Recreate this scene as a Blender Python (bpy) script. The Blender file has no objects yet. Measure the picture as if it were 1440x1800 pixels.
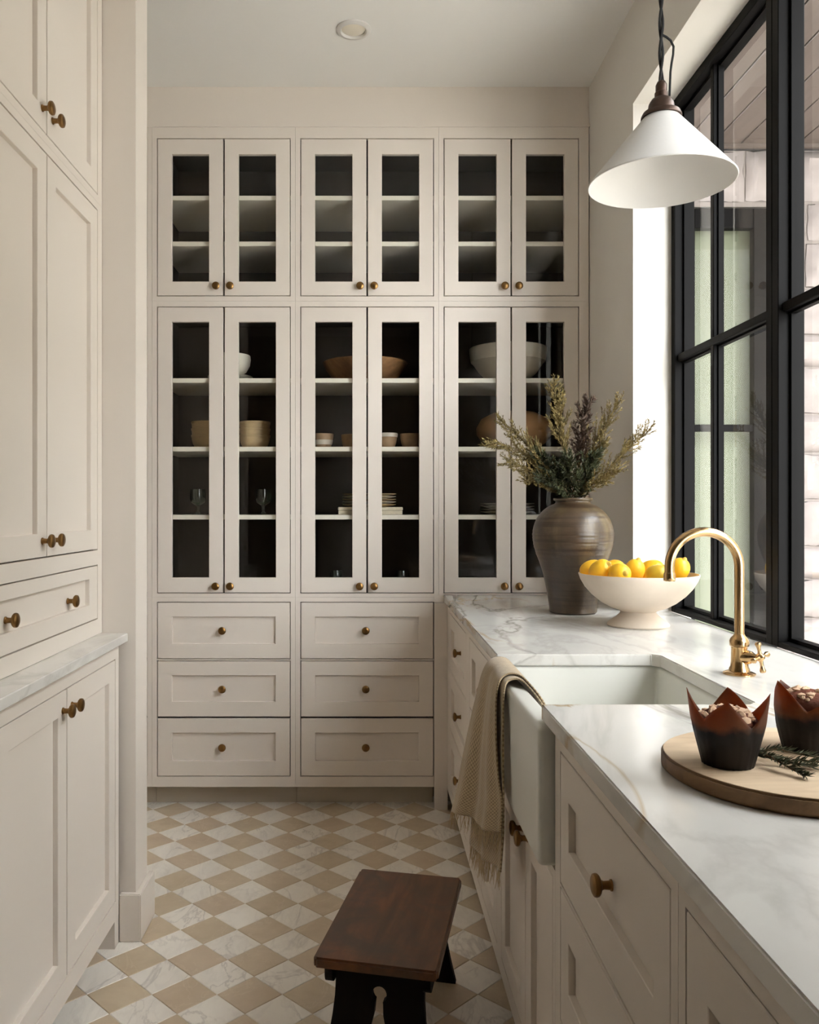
import bpy, bmesh, math, random
from mathutils import Vector, Matrix
R = random.Random(7)
PI = math.pi
sc = bpy.context.scene
COL = sc.collection

# ------------------------------------------------------------------ camera
cam_d = bpy.data.cameras.new('camera'); cam = bpy.data.objects.new('camera', cam_d); COL.objects.link(cam)
F = 1490.0                     # focal length in pixels of the 1440-wide frame
CAMZ = 1.2826
cam.location = (0, 0, CAMZ); cam.rotation_euler = (PI/2, 0, 0)
cam_d.sensor_fit = 'HORIZONTAL'; cam_d.sensor_width = 36; cam_d.lens = 36*F/1440
cam_d.shift_x = (720-645)/1440; cam_d.shift_y = -(900-895)/1440
cam_d.clip_start = 0.02; cam_d.clip_end = 100
sc.camera = cam
# ------------------------------------------------------------------ world, exposure
w = bpy.data.worlds.new('world'); sc.world = w; w.use_nodes = True
nt = w.node_tree; bg = nt.nodes['Background']
bg.inputs[0].default_value = (0.955, 0.975, 1.0, 1); bg.inputs[1].default_value = 7.0
sun_d = bpy.data.lights.new('sun', 'SUN'); sun = bpy.data.objects.new('sun', sun_d); COL.objects.link(sun)
sun_d.energy = 14.0; sun_d.angle = .01; sun_d.color = (1, .97, .93)
sun.rotation_euler = (0, math.radians(-38), math.radians(-4))      # high sun behind the house: it lights the patio, not the windows
sc.view_settings.view_transform = 'Standard'; sc.view_settings.look = 'None'
sc.view_settings.gamma = 1; sc.view_settings.use_curve_mapping = False
sc.view_settings.exposure = 1.34
sc.cycles.max_bounces = 14; sc.cycles.diffuse_bounces = 8; sc.cycles.transparent_max_bounces = 24
sc.cycles.glossy_bounces = 5; sc.cycles.sample_clamp_indirect = 6

# ------------------------------------------------------------------ materials
def lin(c):
    return tuple(((v/255)/12.92 if v/255 <= .04045 else ((v/255+.055)/1.055)**2.4) for v in c) + (1,)
def newmat(name):
    m = bpy.data.materials.new(name); m.use_nodes = True
    return m, m.node_tree, m.node_tree.nodes['Principled BSDF']
def N(t, typ, **kw):
    n = t.nodes.new(typ)
    for k, v in kw.items(): setattr(n, k, v)
    return n
def ramp(t, src, stops):
    r = N(t, 'ShaderNodeValToRGB'); e = r.color_ramp.elements
    while len(e) < len(stops): e.new(0.5)
    for el, (p, c) in zip(e, stops): el.position = p; el.color = c
    t.links.new(src, r.inputs[0]); return r.outputs[0]
def noise(t, co, scale, detail=3, rough=.5, dist=0):
    n = N(t, 'ShaderNodeTexNoise'); n.inputs['Scale'].default_value = scale; n.inputs['Detail'].default_value = detail
    n.inputs['Roughness'].default_value = rough; n.inputs['Distortion'].default_value = dist
    t.links.new(co, n.inputs['Vector']); return n.outputs['Fac']
def coords(t, scale=(1,1,1), rot=(0,0,0), rnd=False):
    tc = N(t, 'ShaderNodeTexCoord'); mp = N(t, 'ShaderNodeMapping')
    mp.inputs['Scale'].default_value = scale; mp.inputs['Rotation'].default_value = rot
    src = tc.outputs['Object']
    if rnd:
        oi = N(t, 'ShaderNodeObjectInfo'); v = N(t, 'ShaderNodeVectorMath', operation='MULTIPLY_ADD')
        v.inputs[0].default_value = (1,1,1); t.links.new(oi.outputs['Random'], v.inputs[0])
        v.inputs[1].default_value = (37, 53, 71); t.links.new(src, v.inputs[2]); src = v.outputs[0]
    t.links.new(src, mp.inputs['Vector']); return mp.outputs[0]
def mixc(t, f, a, b, mode='MIX'):
    m = N(t, 'ShaderNodeMix', data_type='RGBA', blend_type=mode)
    for s, v in ((m.inputs[0], f), (m.inputs[6], a), (m.inputs[7], b)):
        if hasattr(v, 'links'): t.links.new(v, s)
        else: s.default_value = v
    return m.outputs[2]
def bump(t, b, h, strength, dist=.002):
    n = N(t, 'ShaderNodeBump'); n.inputs['Strength'].default_value = strength; n.inputs['Distance'].default_value = dist
    t.links.new(h, n.inputs['Height']); t.links.new(n.outputs[0], b.inputs['Normal'])
def simple(name, rgb, rough=.5, metal=0, nscale=8, nvar=.06, bmp=0, bscale=200, coat=0):
    m, t, b = newmat(name); c = lin(rgb); co = coords(t)
    f = noise(t, co, nscale, 4)
    d = tuple(max(0, x*(1-nvar)) for x in c[:3])+(1,); l = tuple(min(1, x*(1+nvar)) for x in c[:3])+(1,)
    t.links.new(ramp(t, f, [(.3, d), (.7, l)]), b.inputs['Base Color'])
    b.inputs['Roughness'].default_value = rough; b.inputs['Metallic'].default_value = metal
    b.inputs['Coat Weight'].default_value = coat
    if bmp: bump(t, b, noise(t, co, bscale, 2), bmp)
    return m
def glass(name, tint=(1,1,1), ior=1.5, boost=1.0):
    m = bpy.data.materials.new(name); m.use_nodes = True; t = m.node_tree; t.nodes.clear()
    o = N(t, 'ShaderNodeOutputMaterial'); mx = N(t, 'ShaderNodeMixShader'); fr = N(t, 'ShaderNodeFresnel')
    ge = N(t, 'ShaderNodeNewGeometry'); mi = N(t, 'ShaderNodeMix'); mi.inputs[2].default_value = ior; mi.inputs[3].default_value = 1/ior
    t.links.new(ge.outputs['Backfacing'], mi.inputs[0]); t.links.new(mi.outputs[0], fr.inputs[0])   # same reflectance from both sides of a thin pane
    tr = N(t, 'ShaderNodeBsdfTransparent'); tr.inputs[0].default_value = tint+(1,)
    gl = N(t, 'ShaderNodeBsdfGlossy'); gl.inputs['Roughness'].default_value = .005
    ml = N(t, 'ShaderNodeMath', operation='MULTIPLY', use_clamp=True); ml.inputs[1].default_value = boost
    t.links.new(fr.outputs[0], ml.inputs[0]); t.links.new(ml.outputs[0], mx.inputs[0])
    t.links.new(tr.outputs[0], mx.inputs[1]); t.links.new(gl.outputs[0], mx.inputs[2]); t.links.new(mx.outputs[0], o.inputs[0])
    return m
def marble(name, base, vein, gold=None, scale=1.0, rnd=False, rough=.18, amt=1.1, rot=(0,0,.6)):
    m, t, b = newmat(name); co = coords(t, (scale, scale*.45, scale), rot, rnd)
    def veins(sc_, dist, width, off):
        mp = N(t, 'ShaderNodeMapping'); mp.inputs['Location'].default_value = (off, off*1.7, 0); t.links.new(co, mp.inputs[0])
        f = noise(t, mp.outputs[0], sc_, 7, .55, dist)
        s = N(t, 'ShaderNodeMath', operation='SUBTRACT'); t.links.new(f, s.inputs[0]); s.inputs[1].default_value = .5
        a = N(t, 'ShaderNodeMath', operation='ABSOLUTE'); t.links.new(s.outputs[0], a.inputs[0])
        return ramp(t, a.outputs[0], [(0, (1,1,1,1)), (width, (0,0,0,1))])
    v1 = veins(1.6, .9, .022, 1.3); v2 = veins(3.1, 1.2, .05, 5.2)
    cl = noise(t, co, 2.2, 5, .6, .5); msk = ramp(t, noise(t, co, 1.3, 2), [(.38, (0,0,0,1)), (.56, (1,1,1,1))])
    c = mixc(t, ramp(t, cl, [(.35, (0,0,0,1)), (.75, (.6,.6,.6,1))]), lin(base), tuple((x+y)/2 for x, y in zip(lin(base), lin(vein))))
    mm = N(t, 'ShaderNodeMath', operation='MULTIPLY'); t.links.new(v1, mm.inputs[0]); t.links.new(msk, mm.inputs[1])
    m2 = N(t, 'ShaderNodeMath', operation='MULTIPLY'); t.links.new(mm.outputs[0], m2.inputs[0]); m2.inputs[1].default_value = amt
    c = mixc(t, m2.outputs[0], c, lin(vein))
    m3 = N(t, 'ShaderNodeMath', operation='MULTIPLY'); t.links.new(v2, m3.inputs[0]); m3.inputs[1].default_value = .22*amt
    c = mixc(t, m3.outputs[0], c, lin(vein))
    if gold:
        v3 = veins(1.1, 1.1, .012, 9.4); g = N(t, 'ShaderNodeMath', operation='MULTIPLY'); t.links.new(v3, g.inputs[0])
        t.links.new(ramp(t, noise(t, co, 1.7, 2), [(.46, (0,0,0,1)), (.56, (.8,.8,.8,1))]), g.inputs[1])
        c = mixc(t, g.outputs[0], c, lin(gold))
    t.links.new(c, b.inputs['Base Color']); b.inputs['Roughness'].default_value = rough
    return m
def wood(name, dark, light, scale=6, rough=.4, stretch=(14,1.2,14), blotch=None, coat=0):
    m, t, b = newmat(name); co = coords(t, stretch); co2 = coords(t)
    f = noise(t, co, scale*.35, 6, .6, .8)
    c = ramp(t, f, [(.3, lin(dark)), (.7, lin(light))])
    if blotch: c = mixc(t, ramp(t, noise(t, co2, 7, 5, .65, .6), [(.42, (0,0,0,1)), (.64, (.8,.8,.8,1))]), c, lin(blotch))
    t.links.new(c, b.inputs['Base Color']); b.inputs['Roughness'].default_value = rough; b.inputs['Coat Weight'].default_value = coat
    bump(t, b, f, .15, .001); return m

M = {}
M['paint'] = simple('cabinet_paint', (222,213,203), .42, nscale=2, nvar=.012)
M['wall'] = simple('wall_paint', (216,212,205), .7, nscale=3, nvar=.015, bmp=.05, bscale=300)
M['dark_wall'] = simple('taupe_wall_paint', (158,149,136), .7, nscale=3, nvar=.02)
M['ceil'] = simple('ceiling_paint', (232,231,228), .8, nscale=2, nvar=.012)
M['inner_shade'] = simple('cabinet_inner_shade', (58,49,38), .6, nscale=4, nvar=.08)  # unlit carcass interiors: shade put into the colour
M['shelf'] = simple('shelf_paint', (226,220,206), .45, nscale=2, nvar=.02)
M['toe'] = simple('toe_kick_paint', (190,180,162), .55, nscale=2, nvar=.02)
M['brass'] = simple('aged_brass', (136,104,64), .34, 1, 40, .25)
M['brass_bright'] = simple('polished_brass', (202,168,122), .2, 1, 14, .08)
M['bronze'] = simple('brown_bronze', (72,55,46), .42, .7, 30, .2)
M['black'] = simple('black_steel', (13,12,12), .5, 0, 6, .1); M['black'].node_tree.nodes['Principled BSDF'].inputs['Specular IOR Level'].default_value = .07
M['cord'] = simple('black_braid', (16,15,15), .8, 0, 60, .3)
M['shade'] = simple('white_shade', (212,209,205), .5, 0, 10, .02, .08, 120)
M['enamel'] = simple('white_fireclay', (214,214,207), .3, 0, 3, .01, coat=.08)
M['glass'] = glass('cabinet_glass', (.97,.975,.97), 1.5, 1.0)
M['window_glass'] = glass('window_glass', (.96,.97,.96), 1.5, 1.0)
M['door_glass'] = glass('damped_door_glass', (.93,.95,.92), 1.5, .22)  # sky reflection damped below that of plain glass
M['goblet'] = glass('goblet_glass', (.86,.92,.88), 1.5, 2.2)
M['counter'] = marble('counter_marble', (222,220,215), (150,146,140), (170,142,92), .9)
M['tile_white'] = marble('white_marble_tile', (242,236,226), (186,178,170), None, 4.0, True, .3, .6)
def tan_tile():
    m, t, b = newmat('tan_limestone_tile'); co = coords(t, (1,1,1), (0,0,.4), True)
    f = noise(t, co, 9, 5, .6, .4); c = ramp(t, f, [(.3, lin((190,171,143))), (.7, lin((208,191,164)))])
    oi = N(t, 'ShaderNodeObjectInfo'); c = mixc(t, ramp(t, oi.outputs['Random'], [(0, (.0,.0,.0,1)), (1, (.35,.35,.35,1))]), c, lin((200,176,156)))
    s = noise(t, co, 5, 6, .6, 1.0); a = N(t, 'ShaderNodeMath', operation='SUBTRACT'); t.links.new(s, a.inputs[0]); a.inputs[1].default_value = .5
    ab = N(t, 'ShaderNodeMath', operation='ABSOLUTE'); t.links.new(a.outputs[0], ab.inputs[0])
    c = mixc(t, ramp(t, ab.outputs[0], [(0, (.35,.35,.35,1)), (.012, (0,0,0,1))]), c, lin((220,204,180)))
    t.links.new(c, b.inputs['Base Color']); b.inputs['Roughness'].default_value = .38; return m
M['tile_tan'] = tan_tile()
M['grout'] = simple('grout', (190,178,160), .9, 0, 60, .08)
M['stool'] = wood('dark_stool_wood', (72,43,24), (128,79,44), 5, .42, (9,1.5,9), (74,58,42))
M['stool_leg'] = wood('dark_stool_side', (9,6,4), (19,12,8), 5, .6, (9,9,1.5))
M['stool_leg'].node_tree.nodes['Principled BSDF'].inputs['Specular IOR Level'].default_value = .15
M['board'] = wood('cutting_board_wood', (192,166,136), (222,200,170), 6, .55, (2,14,2))
M['board_edge'] = wood('cutting_board_edge', (116,86,56), (158,122,84), 6, .6, (3,3,16), (70,46,28))
M['stone'] = simple('limestone', (146,138,136), .9, 0, 5, .14, .6, 24)
M['mortar'] = simple('mortar', (136,128,124), .95, 0, 30, .08)
M['plank'] = wood('porch_plank', (76,66,60), (90,79,73), 4, .6, (12,.8,12))
M['patio'] = simple('patio_stone', (196,192,184), .85, 0, 4, .08)
M['sky_blocker'] = simple('sky_blocker', (92,90,84), .8, 0, 9, .4, .6, 30)  # used only on the added walls that block sky light
M['sage'] = simple('sage_reflection_tone', (122,125,108), .8, 0, 3, .03)  # tone stands in for the greenish reflection in the door glass
M['lemon'] = simple('lemon_peel', (240,186,40), .38, 0, 9, .10, .35, 110)
M['lemon_green'] = simple('greenish_lemon_peel', (206,170,48), .4, 0, 9, .16, .35, 110)
M['nub'] = simple('lemon_tip', (196,160,60), .6)
M['bowl'] = simple('pale_plaster', (208,194,177), .62, 0, 12, .05, .12, 60)
M['white_ceramic'] = simple('white_ceramic', (224,216,200), .35, 0, 8, .04, coat=.2)
M['tan_ceramic'] = simple('tan_ceramic', (204,178,136), .5, 0, 10, .08)
M['terracotta'] = simple('terracotta', (184,142,98), .75, 0, 9, .14, .2, 40)
M['bowl_wood'] = wood('carved_bowl_wood', (120,84,50), (176,132,88), 5, .55, (3,8,3), (96,66,40))
M['small_bowl'] = simple('speckled_stoneware', (166,136,104), .5, 0, 24, .2)
M['glaze'] = simple('pale_glaze', (206,196,180), .35, 0, 10, .08)
M['linen_box'] = simple('cream_linen', (214,204,182), .8, 0, 80, .06, .2, 400)
M['foliage_olive'] = simple('olive_foliage', (126,110,64), .7, 0, 30, .35)
M['foliage_green'] = simple('dark_green_foliage', (54,60,32), .6, 0, 30, .4)
M['foliage_brown'] = simple('brown_foliage', (74,56,44), .7, 0, 30, .3)
M['twig'] = simple('twig_bark', (92,72,46), .8, 0, 30, .3)
M['rosemary'] = simple('rosemary_needles', (76,80,58), .6, 0, 40, .4)
M['crumb'] = simple('streusel', (214,180,150), .85, 0, 40, .2, .4, 200)
M['cake'] = simple('muffin_cake', (96,44,18), .85, 0, 40, .3, .6, 160)
def vase_mat():
    m, t, b = newmat('brown_stoneware'); co = coords(t); rg = coords(t, (2.2,2.2,70))
    f = noise(t, co, 6, 6, .65, .5); g = noise(t, rg, 1.0, 3, .6); st = noise(t, coords(t, (14,14,1.6)), 1, 4)
    c = ramp(t, f, [(.3, lin((46,36,26))), (.55, lin((76,61,45))), (.8, lin((108,90,64)))])
    c = mixc(t, ramp(t, st, [(.5, (0,0,0,1)), (.75, (.5,.5,.5,1))]), c, lin((136,118,78)))
    c = mixc(t, ramp(t, g, [(.5, (0,0,0,1)), (.62, (.7,.7,.7,1))]), c, lin((46,29,20)))
    t.links.new(c, b.inputs['Base Color'])
    b.inputs['Roughness'].default_value = .34; b.inputs['Coat Weight'].default_value = .25; b.inputs['Coat Roughness'].default_value = .3
    h = mixc(t, .5, g, noise(t, co, 60, 3)); bump(t, b, h, .5, .004); return m
M['vase'] = vase_mat()
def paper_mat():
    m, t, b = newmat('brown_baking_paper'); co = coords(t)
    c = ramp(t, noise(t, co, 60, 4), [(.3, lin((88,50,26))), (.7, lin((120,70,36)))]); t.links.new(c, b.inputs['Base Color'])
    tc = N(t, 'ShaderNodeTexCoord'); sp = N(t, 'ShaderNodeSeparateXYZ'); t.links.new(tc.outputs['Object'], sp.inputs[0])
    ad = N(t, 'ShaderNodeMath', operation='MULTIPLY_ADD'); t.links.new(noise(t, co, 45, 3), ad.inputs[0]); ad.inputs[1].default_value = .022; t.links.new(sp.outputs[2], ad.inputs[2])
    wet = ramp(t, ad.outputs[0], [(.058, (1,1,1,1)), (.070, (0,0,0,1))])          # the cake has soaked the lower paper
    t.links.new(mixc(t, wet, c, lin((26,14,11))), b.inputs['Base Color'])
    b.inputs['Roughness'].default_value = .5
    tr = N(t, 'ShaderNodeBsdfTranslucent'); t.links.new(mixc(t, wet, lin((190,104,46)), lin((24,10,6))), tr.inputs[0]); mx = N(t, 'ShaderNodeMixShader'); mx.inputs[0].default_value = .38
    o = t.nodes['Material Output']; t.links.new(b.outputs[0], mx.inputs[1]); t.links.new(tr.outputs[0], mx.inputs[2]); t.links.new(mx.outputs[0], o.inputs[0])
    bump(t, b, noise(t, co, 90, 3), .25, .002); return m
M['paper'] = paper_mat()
def cloth_mat(name, rgb, dark):
    m, t, b = newmat(name); tc = N(t, 'ShaderNodeTexCoord')
    ck = N(t, 'ShaderNodeTexChecker'); ck.inputs['Scale'].default_value = 1; mp = N(t, 'ShaderNodeMapping'); mp.inputs['Scale'].default_value = (48, 150, 1)
    t.links.new(tc.outputs['UV'], mp.inputs[0]); t.links.new(mp.outputs[0], ck.inputs[0])
    wv = N(t, 'ShaderNodeTexNoise'); wv.inputs['Scale'].default_value = 120; t.links.new(tc.outputs['Object'], wv.inputs[0])
    k = mixc(t, .45, ck.outputs[1], wv.outputs[0])
    t.links.new(mixc(t, k, lin(dark), lin(rgb)), b.inputs['Base Color']); b.inputs['Roughness'].default_value = .95
    b.inputs['Sheen Weight'].default_value = .3; bump(t, b, k, .8, .002); return m
M['cloth'] = cloth_mat('woven_linen', (190,169,135), (118,98,70))
M['fringe'] = simple('linen_fringe', (192,172,138), .95, 0, 60, .12)

# ------------------------------------------------------------------ mesh helpers
class MB:
    def __init__(s): s.v = []; s.f = []; s.sm = False
    def add(s, vs, fs):
        o = len(s.v); s.v += [tuple(p) for p in vs]; s.f += [tuple(i+o for i in f) for f in fs]; return s
    def box(s, a, b, c=0.0):
        x0, x1 = sorted((a[0], b[0])); y0, y1 = sorted((a[1], b[1])); z0, z1 = sorted((a[2], b[2]))
        if c <= 0:
            v = [(x, y, z) for z in (z0, z1) for y in (y0, y1) for x in (x0, x1)]
            return s.add(v, [(0,2,3,1), (4,5,7,6), (0,1,5,4), (2,6,7,3), (0,4,6,2), (1,3,7,5)])
        bm = bmesh.new(); r = bmesh.ops.create_cube(bm, size=1)
        for p in bm.verts: p.co = Vector(((x0+x1)/2+p.co.x*(x1-x0), (y0+y1)/2+p.co.y*(y1-y0), (z0+z1)/2+p.co.z*(z1-z0)))
        bmesh.ops.bevel(bm, geom=bm.edges[:], offset=c, segments=1, affect='EDGES')
        return s.bm(bm)
    def bm(s, bm):
        bm.verts.index_update(); s.add([p.co for p in bm.verts], [[p.index for p in f.verts] for f in bm.faces]); bm.free(); return s
    def lathe(s, prof, n=32, c=(0,0,0), sx=1, sy=1, closed=False):
        vs, fs = [], []
        for r, z in prof:
            for k in range(n):
                a = 2*PI*k/n; vs.append((c[0]+r*sx*math.cos(a), c[1]+r*sy*math.sin(a), c[2]+z))
        for i in range(len(prof)-1):
            for k in range(n):
                k2 = (k+1) % n; fs.append((i*n+k, i*n+k2, (i+1)*n+k2, (i+1)*n+k))
        if not closed:
            fs.append(tuple(range(n-1, -1, -1))); fs.append(tuple((len(prof)-1)*n+k for k in range(n)))
        return s.add(vs, fs)
    def tube(s, pts, r, n=8, cap=True):
        pts = [Vector(p) for p in pts]; rs = r if isinstance(r, (list, tuple)) else [r]*len(pts)
        vs, fs = [], []; up = None
        for i, p in enumerate(pts):
            d = (pts[min(i+1, len(pts)-1)]-pts[max(i-1, 0)]).normalized()
            if up is None:
                up = d.orthogonal().normalized()
            up = (up-d*up.dot(d)).normalized() if (up-d*up.dot(d)).length > 1e-6 else d.orthogonal().normalized()
            q = d.cross(up)
            for k in range(n):
                a = 2*PI*k/n; vs.append(p+(up*math.cos(a)+q*math.sin(a))*rs[i])
        for i in range(len(pts)-1):
            for k in range(n):
                k2 = (k+1) % n; fs.append((i*n+k, i*n+k2, (i+1)*n+k2, (i+1)*n+k))
        if cap: fs.append(tuple(range(n-1, -1, -1))); fs.append(tuple((len(pts)-1)*n+k for k in range(n)))
        return s.add(vs, fs)
    def prism(s, poly, z0, z1, c=0.0):
        bm = bmesh.new(); vs = [bm.verts.new((x, y, z0)) for x, y in poly]; f = bm.faces.new(vs)
        e = bmesh.ops.extrude_face_region(bm, geom=[f])
        for g in e['geom']:
            if isinstance(g, bmesh.types.BMVert): g.co.z = z1
        bmesh.ops.recalc_face_normals(bm, faces=bm.faces[:])
        if c > 0: bmesh.ops.bevel(bm, geom=bm.edges[:], offset=c, segments=2, affect='EDGES')
        return s.bm(bm)
    def blob(s, c, r, n=1, jit=.15, sq=(1,1,1)):
        bm = bmesh.new(); bmesh.ops.create_icosphere(bm, subdivisions=n, radius=1)
        for p in bm.verts:
            k = 1+R.uniform(-jit, jit); p.co = Vector((c[0]+p.co.x*r*k*sq[0], c[1]+p.co.y*r*k*sq[1], c[2]+p.co.z*r*k*sq[2]))
        return s.bm(bm)
WO = {}                          # world origin of every object by its name
def link(o, parent=None, origin=(0,0,0)):
    COL.objects.link(o); WO[o.name] = Vector(origin)
    if parent: o.parent = parent; o.location = Vector(origin)-WO[parent.name]
    else: o.location = origin
    return o
def mesh(name, mb, mat, smooth=False):
    me = bpy.data.meshes.new(name); me.from_pydata(mb.v, [], mb.f); me.materials.append(mat)
    bm = bmesh.new(); bm.from_mesh(me); bmesh.ops.recalc_face_normals(bm, faces=bm.faces[:]); bm.to_mesh(me); bm.free()
    if smooth:
        me.polygons.foreach_set('use_smooth', [True]*len(me.polygons)); me.set_sharp_from_angle(angle=math.radians(40))
    return me
def obj(name, mb, mat, parent=None, smooth=False, kind=None, origin=None):
    """vertices in world coordinates; the object's origin is its parent's (or the given one)"""
    og = Vector(origin) if origin is not None else (WO[parent.name].copy() if parent else Vector((0,0,0)))
    mb.v = [(p[0]-og.x, p[1]-og.y, p[2]-og.z) for p in mb.v]
    o = bpy.data.objects.new(name, mesh(name, mb, mat, smooth)); link(o, parent, og)
    if kind: o['kind'] = kind
    return o
def tag(o, label, cat=None, group=None, kind=None):
    o['label'] = label
    if cat: o['category'] = cat
    if group: o['group'] = group
    if kind: o['kind'] = kind
    return o
def thing(name, label, cat, loc, group=None):
    o = bpy.data.objects.new(name, None); o.empty_display_size = .05; link(o, None, loc); return tag(o, label, cat, group)
def struct(name, mb, mat, label=None, parent=None, smooth=False):
    o = obj(name, mb, mat, parent, smooth)
    if not parent: o['kind'] = 'structure'
    if label: o['label'] = label
    return o
def dup(root, loc, label, rotz=0):
    r = root.copy(); link(r, None, loc); r.rotation_euler = (0, 0, rotz); r['label'] = label
    for ch in root.children:
        c = ch.copy(); COL.objects.link(c); c.parent = r
        for g in ch.children:
            d = g.copy(); COL.objects.link(d); d.parent = c
    return r

# ------------------------------------------------------------------ setting
BY = 3.637      # face of the back cabinets
CEIL = 3.10; RW = .957; WX = 1.094; XL = -1.54; YB = -1.62; XO = 1.166
CT = .914       # counter top
fl = struct('floor', MB().box((XL-.05, YB, -.08), (1.25, 4.3, -.006)), M['grout'], 'checkerboard stone floor of tan and white tiles laid diagonally')
D = .1725; H = D/2-.0007
def tile_mb():
    t, c = .006, .0012
    P = [(H,0), (0,H), (-H,0), (0,-H)]; k = 1-c*1.5/H
    v = [(x, y, -t) for x, y in P]+[(x, y, -c) for x, y in P]+[(x*k, y*k, 0) for x, y in P]
    f = [(8,9,10,11)]
    for i in range(4):
        j = (i+1) % 4; f += [(i, j, 4+j, 4+i), (4+i, 4+j, 8+j, 8+i)]
    return MB().add(v, f)
tm = {'tan': mesh('tile', tile_mb(), M['tile_tan']), 'white': mesh('tile', tile_mb(), M['tile_white'])}
cells = []
for i in range(-16, 16):
    for j in range(-40, 20):
        if (i+j) % 2: continue
        x = -.31+i*D/2; y = 2.587+j*D/2
        if XL < x < .47 and YB < y < 3.75: cells.append((x, y, 'tan' if i % 2 == 0 else 'white'))
def inview(c):
    x, y, _ = c
    if y < 1.70: return (2, -y)
    px = 645+x*F/y
    if x > .44 or (x < -.83 and y < 2.66): return (2, -y)
    return (0, y) if 60 < px < 960 else (1, y)
cells.sort(key=inview)
for x, y, k in cells[:300]:
    o = bpy.data.objects.new('tile', tm[k]); link(o, fl, (x, y, R.uniform(-.0004, 0)))
rest = {'tan': MB(), 'white': MB()}
for x, y, k in cells[300:]:
    t0 = tile_mb(); rest[k].add([(p[0]+x, p[1]+y, p[2]) for p in t0.v], t0.f)
for k in rest:
    obj('tiles', rest[k], M['tile_'+k], fl, kind='stuff')
struct('ceiling', MB().box((XL-.1, YB-.1, CEIL), (1.2, 4.2, CEIL+.1)), M['ceil'], 'smooth off-white ceiling')
# right wall with the opening of three windows
WY0, WY1, WZ1 = .73, 3.047, 2.74
wr = MB().box((RW, WY1, 0), (XO, 4.2, CEIL)).box((RW, YB, 0), (XO, WY0, CEIL)).box((RW, WY0, WZ1), (XO, WY1, CEIL)).box((RW, WY0, 0), (XO, WY1, .884))
struct('wall_right', wr, M['wall'], 'plain white wall with a deep window opening above the counter')
struct('wall_back', MB().box((XL-.1, 4.11, 0), (RW, 4.2, CEIL)), M['wall'], 'wall behind the glass-fronted cabinets')
struct('wall_left', MB().box((XL-.1, 2.66, 0), (XL, 4.11, CEIL)).box((-1.44, 1.56, 0), (-1.34, 2.53, CEIL)), M['wall'], 'wall behind the left cabinets')
struct('wall_rear_left', MB().box((-1.44, YB, 0), (-1.34, 1.559, CEIL)), M['dark_wall'], 'taupe wall behind the viewpoint')
struct('trim_1', MB().box((-1.54, 2.53, 0), (-.69, 2.66, CEIL)), M['paint'], 'painted end of the partition wall beside the left cabinets')
bb = MB()
bb.prism([(-.735, 2.51), (-.67, 2.51), (-.67, 2.68), (-.69, 2.68), (-.69, 2.53), (-.735, 2.53)], 0, .141, .003)
struct('baseboard_left', bb, M['paint'], 'tall square baseboard wrapping the foot of the partition wall')
# wall behind the camera
wf = MB().box((-1.44, YB-.1, 0), (XO, YB, CEIL))
struct('wall_front', wf, M['dark_wall'], 'taupe end wall behind the viewpoint')

# soffit
struct('trim_2', MB().box((XL, BY+.012, 2.926), (RW, BY+.06, CEIL)).box((XL, BY-.004, 2.922), (RW, BY+.012, 2.934)), M['paint'], 'flat cream soffit board above the upper cabinets')

# ------------------------------------------------------------------ windows
def window(n, ya, yb, ym, zm=1.82):
    """black steel window between ya (near) and yb (far), muntin at ym"""
    f = MB(); d0, d1 = WX, 1.165
    f.box((d0, ya, CT+.001), (d1, ya+.034, WZ1), .002).box((d0, yb-.034, CT+.001), (d1, yb, WZ1), .002)
    f.box((d0, ya+.034, WZ1-.034), (d1, yb-.034, WZ1), .002).box((d0, ya+.034, CT+.001), (d1, yb-.034, CT+.016), .002)
    # stepped inner bead
    q = .010
    for a, b in (((1.125, ya+.034, CT+.016), (1.15, ya+.034+q, WZ1-.034)), ((1.125, yb-.034-q, CT+.016), (1.15, yb-.034, WZ1-.034)),
                 ((1.125, ya+.034+q, WZ1-.034-q), (1.15, yb-.034-q, WZ1-.034)), ((1.125, ya+.034+q, CT+.016), (1.15, yb-.034-q, CT+.016+q))): f.box(a, b)
    win = struct('window_%d' % n, f, M['black'], ['', 'black steel window nearest the cabinets', 'black steel window beside the tap', 'black steel window beyond the muffins'][n])
    m = MB()
    m.box((1.108, ym-.0125, CT+.016), (1.1395, ym+.0125, WZ1-.034), .002); m.box((1.122, ym-.019, CT+.016), (1.139, ym+.019, WZ1-.034))
    obj('muntin', m, M['black'], win)
    m = MB().box((1.106, ya+.034, zm-.0125), (1.1395, yb-.034, zm+.0125), .002); m.box((1.122, ya+.034, zm-.019), (1.139, yb-.034, zm+.019))
    obj('muntin', m, M['black'], win)
    for a, b in ((ya+.034, ym), (ym, yb-.034)):
        for z0, z1 in ((CT+.016, zm), (zm, WZ1-.034)):
            p = MB().add([(1.1400, a, z0), (1.1400, b, z0), (1.1400, b, z1), (1.1400, a, z1)], [(0,1,2,3)])
            obj('pane', p, M['window_glass'], win)
window(1, 2.290, 3.047, 2.7215)
window(2, 1.510, 2.2885, 1.90)
window(3, .730, 1.5085, 1.12)

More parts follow.
